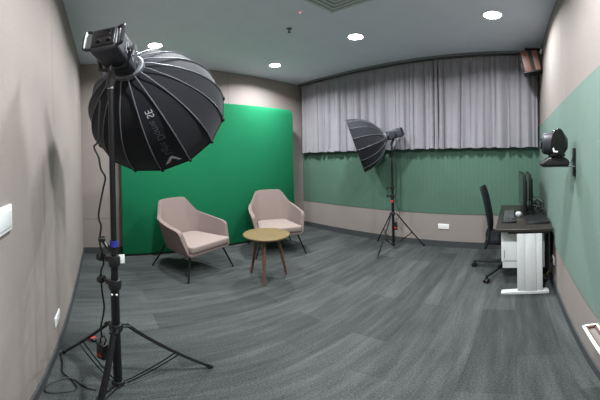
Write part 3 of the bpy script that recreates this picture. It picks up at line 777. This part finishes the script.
# ------------------------------------------------------------------ conference camera on its wall bracket
t = thing('wall_bracket', 'slim dark wall bracket with a shelf arm on the green right wall', 'bracket', (XE - 0.007, 1.50, 0))
MB().rbox((-0.010, -0.026, 1.315), (0.0, 0.026, 1.492), 0.003).build('wall_plate', M['blackmetal'], t)
MB().rbox((-0.195, -0.045, 1.376), (-0.008, 0.045, 1.381), 0.002).build('shelf_plate', M['rod'], t)
t = thing('conference_camera', 'black pan and tilt conference camera perched on the wall bracket', 'camera', (0.235, 1.50, 1.381))
MB().prism([(-0.088, 0.004), (-0.082, 0.022), (-0.045, 0.052), (0.0, 0.062), (0.050, 0.056), (0.080, 0.034), (0.078, 0.0), (-0.07, 0.0)], -0.052, 0.052, 'xz').build('camera_base', M['black'], t, bevel=0.012)
MB().cyl((0.0, 0, 0.050), (0.0, 0, 0.068), 0.036, n=24).build('swivel_neck', M['black'], t)
yk = MB()
for s in (-1, 1):
    prof = [(0.014 + 0.041 * math.cos(a), 0.140 + 0.088 * math.sin(a)) for a in [k * 2 * PI / 28 for k in range(28)]]
    yk.prism(prof, s * 0.046, s * 0.066, 'xz')
yk.rbox((-0.030, -0.066, 0.058), (0.052, 0.066, 0.076), 0.006).build('yoke', M['glossy'], t, bevel=0.006)
hd = MB().lathe([(0.001, -0.080), (0.050, -0.080), (0.064, -0.070), (0.070, -0.040), (0.070, 0.020), (0.060, 0.055), (0.035, 0.070), (0.001, 0.072)], 36, Matrix.Translation((0.005, 0, 0.138)) @ Matrix.Rotation(R_(90), 4, 'Y') @ Matrix.Scale(0.66, 4, (0, 1, 0)))
hd.build('camera_head', M['headshell'], t)
MB().cyl((-0.083, 0, 0.138), (-0.074, 0, 0.138), 0.030, n=28).build('lens', M['glossy'], t)
MB().prism([(-0.022, 0.104), (-0.014, 0.112), (-0.010, 0.094), (0.010, 0.091), (0.006, 0.083), (-0.016, 0.085)], -0.0690, -0.0655, 'xz').build('painted_glint', M['whiteplastic'], t)  # a light glint on the glossy yoke, put in as a white plate
MB().tube(smoothpath([(0.075, 0, 0.025), (0.098, 0, 0.022), (0.108, 0.0, 0.05), (0.119, 0, 0.075)], 5), 0.0028, 7).build('camera_cable', M['black'], t)

# ------------------------------------------------------------------ wall speaker in the corner
t = thing('wall_speaker', 'brown wooden loudspeaker tilted down in the top right corner', 'speaker', (0.225, 3.23, 2.72))
t.rotation_euler = (0, R_(-11), R_(-6))
MB().rbox((-0.098, -0.09, -0.148), (-0.012, 0.09, 0.148), 0.004).rbox((0.032, -0.09, -0.148), (0.098, 0.09, 0.148), 0.004).build('cabinet', M['speakerwood'], t)
MB().rbox((-0.013, -0.0915, -0.150), (0.033, 0.0915, 0.150), 0.003).build('dark_band', M['grille'], t)
MB().rbox((-0.118, -0.092, -0.152), (-0.097, 0.092, 0.152), 0.008).build('front_grille', M['grille'], t)
w = MB()
for zc, r in ((-0.05, 0.062), (0.085, 0.028)):
    w.lathe([(r * 0.3, -0.119), (r * 0.8, -0.124), (r, -0.126), (r * 1.08, -0.121), (r * 1.08, -0.117)], 24, Matrix.Translation((0, 0, zc)) @ Matrix.Rotation(R_(-90), 4, 'Y') @ Matrix.Scale(-1, 4, (0, 0, 1)))
w.build('driver_ring', M['copper'], t)
MB().rbox((-0.116, -0.088, -0.166), (0.10, 0.088, -0.148), 0.006).build('bottom_edge', M['black'], t)
t = thing('speaker_bracket', 'dark ceiling height bar holding the wooden corner speaker', 'bracket', (XE, 3.23, 2.93))
MB().rbox((-0.215, -0.03, -0.012), (0.0, 0.03, 0.010), 0.004).build('arm', M['blackmetal'], t)
MB().rbox((-0.010, -0.05, -0.10), (0.0, 0.05, 0.03), 0.003).build('wall_plate', M['blackmetal'], t)
MB().tube([(-0.14, 0, -0.01), (-0.14, 0, -0.075)], 0.012, 12).build('swivel', M['black'], t)
MB().rbox((-0.030, -0.075, -0.10), (-0.008, -0.045, -0.02), 0.003).build('white_connector', M['whiteplastic'], t)

# ------------------------------------------------------------------ shallow tray on the right wall, lower right of the view
t = thing('wall_tray', 'white rimmed shallow tan tray fixed low on the right wall at the lower right', 'tray', (XE, 0, 0.50))
x0, x1, y0, y1 = -0.073, 0.0, 0.50, 1.112
rim = MB()
for lo, hi in (((x0, y0, -0.012), (x0 + 0.014, y1, 0.0)), ((x1 - 0.010, y0, -0.012), (x1, y1, 0.0)), ((x0, y1 - 0.010, -0.012), (x1, y1, 0.0)), ((x0, y0, -0.012), (x1, y0 + 0.010, 0.0))):
    rim.rbox(lo, hi, 0.002)
rim.build('rim', M['whiteplastic'], t)
inn = MB()
for lo, hi in (((x0 + 0.0101, y0 + 0.0101, -0.022), (x0 + 0.020, y1 - 0.0101, -0.003)), ((x1 - 0.020, y0 + 0.0101, -0.022), (x1 - 0.0101, y1 - 0.0101, -0.003)), ((x0 + 0.0101, y1 - 0.022, -0.022), (x1 - 0.0101, y1 - 0.0101, -0.003)), ((x0 + 0.0101, y0 + 0.0101, -0.022), (x1 - 0.0101, y0 + 0.022, -0.003))):
    inn.box(lo, hi)
inn.build('inner_edge', M['copper'], t, smooth=False)
MB().box((x0 + 0.004, y0 + 0.004, -0.026), (x1, y1 - 0.004, -0.020)).build('tray_floor', M['greytray'], t, smooth=False)

# ------------------------------------------------------------------ world, camera, colour management
w = bpy.data.worlds.new('world'); SC.world = w; w.use_nodes = True
w.node_tree.nodes['Background'].inputs[0].default_value = (0.5, 0.55, 0.6, 1)
w.node_tree.nodes['Background'].inputs[1].default_value = 0.05

cd = bpy.data.cameras.new('camera'); cam = bpy.data.objects.new('camera', cd); COL.objects.link(cam); SC.camera = cam
cd.type = 'PANO'; cd.panorama_type = 'EQUIRECTANGULAR'
LON, LATK, HOR = 1.1418, 1.2169 / 300, 159.51
cd.longitude_min = -LON; cd.longitude_max = LON
cd.latitude_max = LATK * HOR; cd.latitude_min = -LATK * (400 - HOR)
cd.clip_start = 0.01; cd.clip_end = 50
pit, rol, yaw = 0.0048, 0.0197, R_(46.6)
RX = Matrix(((1, 0, 0), (0, math.cos(pit), math.sin(pit)), (0, -math.sin(pit), math.cos(pit))))
RYm = Matrix(((math.cos(rol), 0, math.sin(rol)), (0, 1, 0), (-math.sin(rol), 0, math.cos(rol))))
Mw = Matrix.Rotation(yaw, 3, 'Z') @ RX @ RYm
right, fwd, up = Mw.col[0], Mw.col[1], Mw.col[2]
cm = Matrix((right, up, -fwd)).transposed().to_4x4(); cm.translation = (0, 0, 1.45)
cam.matrix_world = cm

vs = SC.view_settings; SC.display_settings.display_device = 'sRGB'
vs.view_transform = 'Standard'; vs.look = 'None'; vs.gamma = 1.0; vs.use_curve_mapping = False; vs.exposure = 0.0
SC.cycles.use_denoising = True
SC.cycles.max_bounces = 10; SC.cycles.diffuse_bounces = 6; SC.cycles.sample_clamp_indirect = 4.0
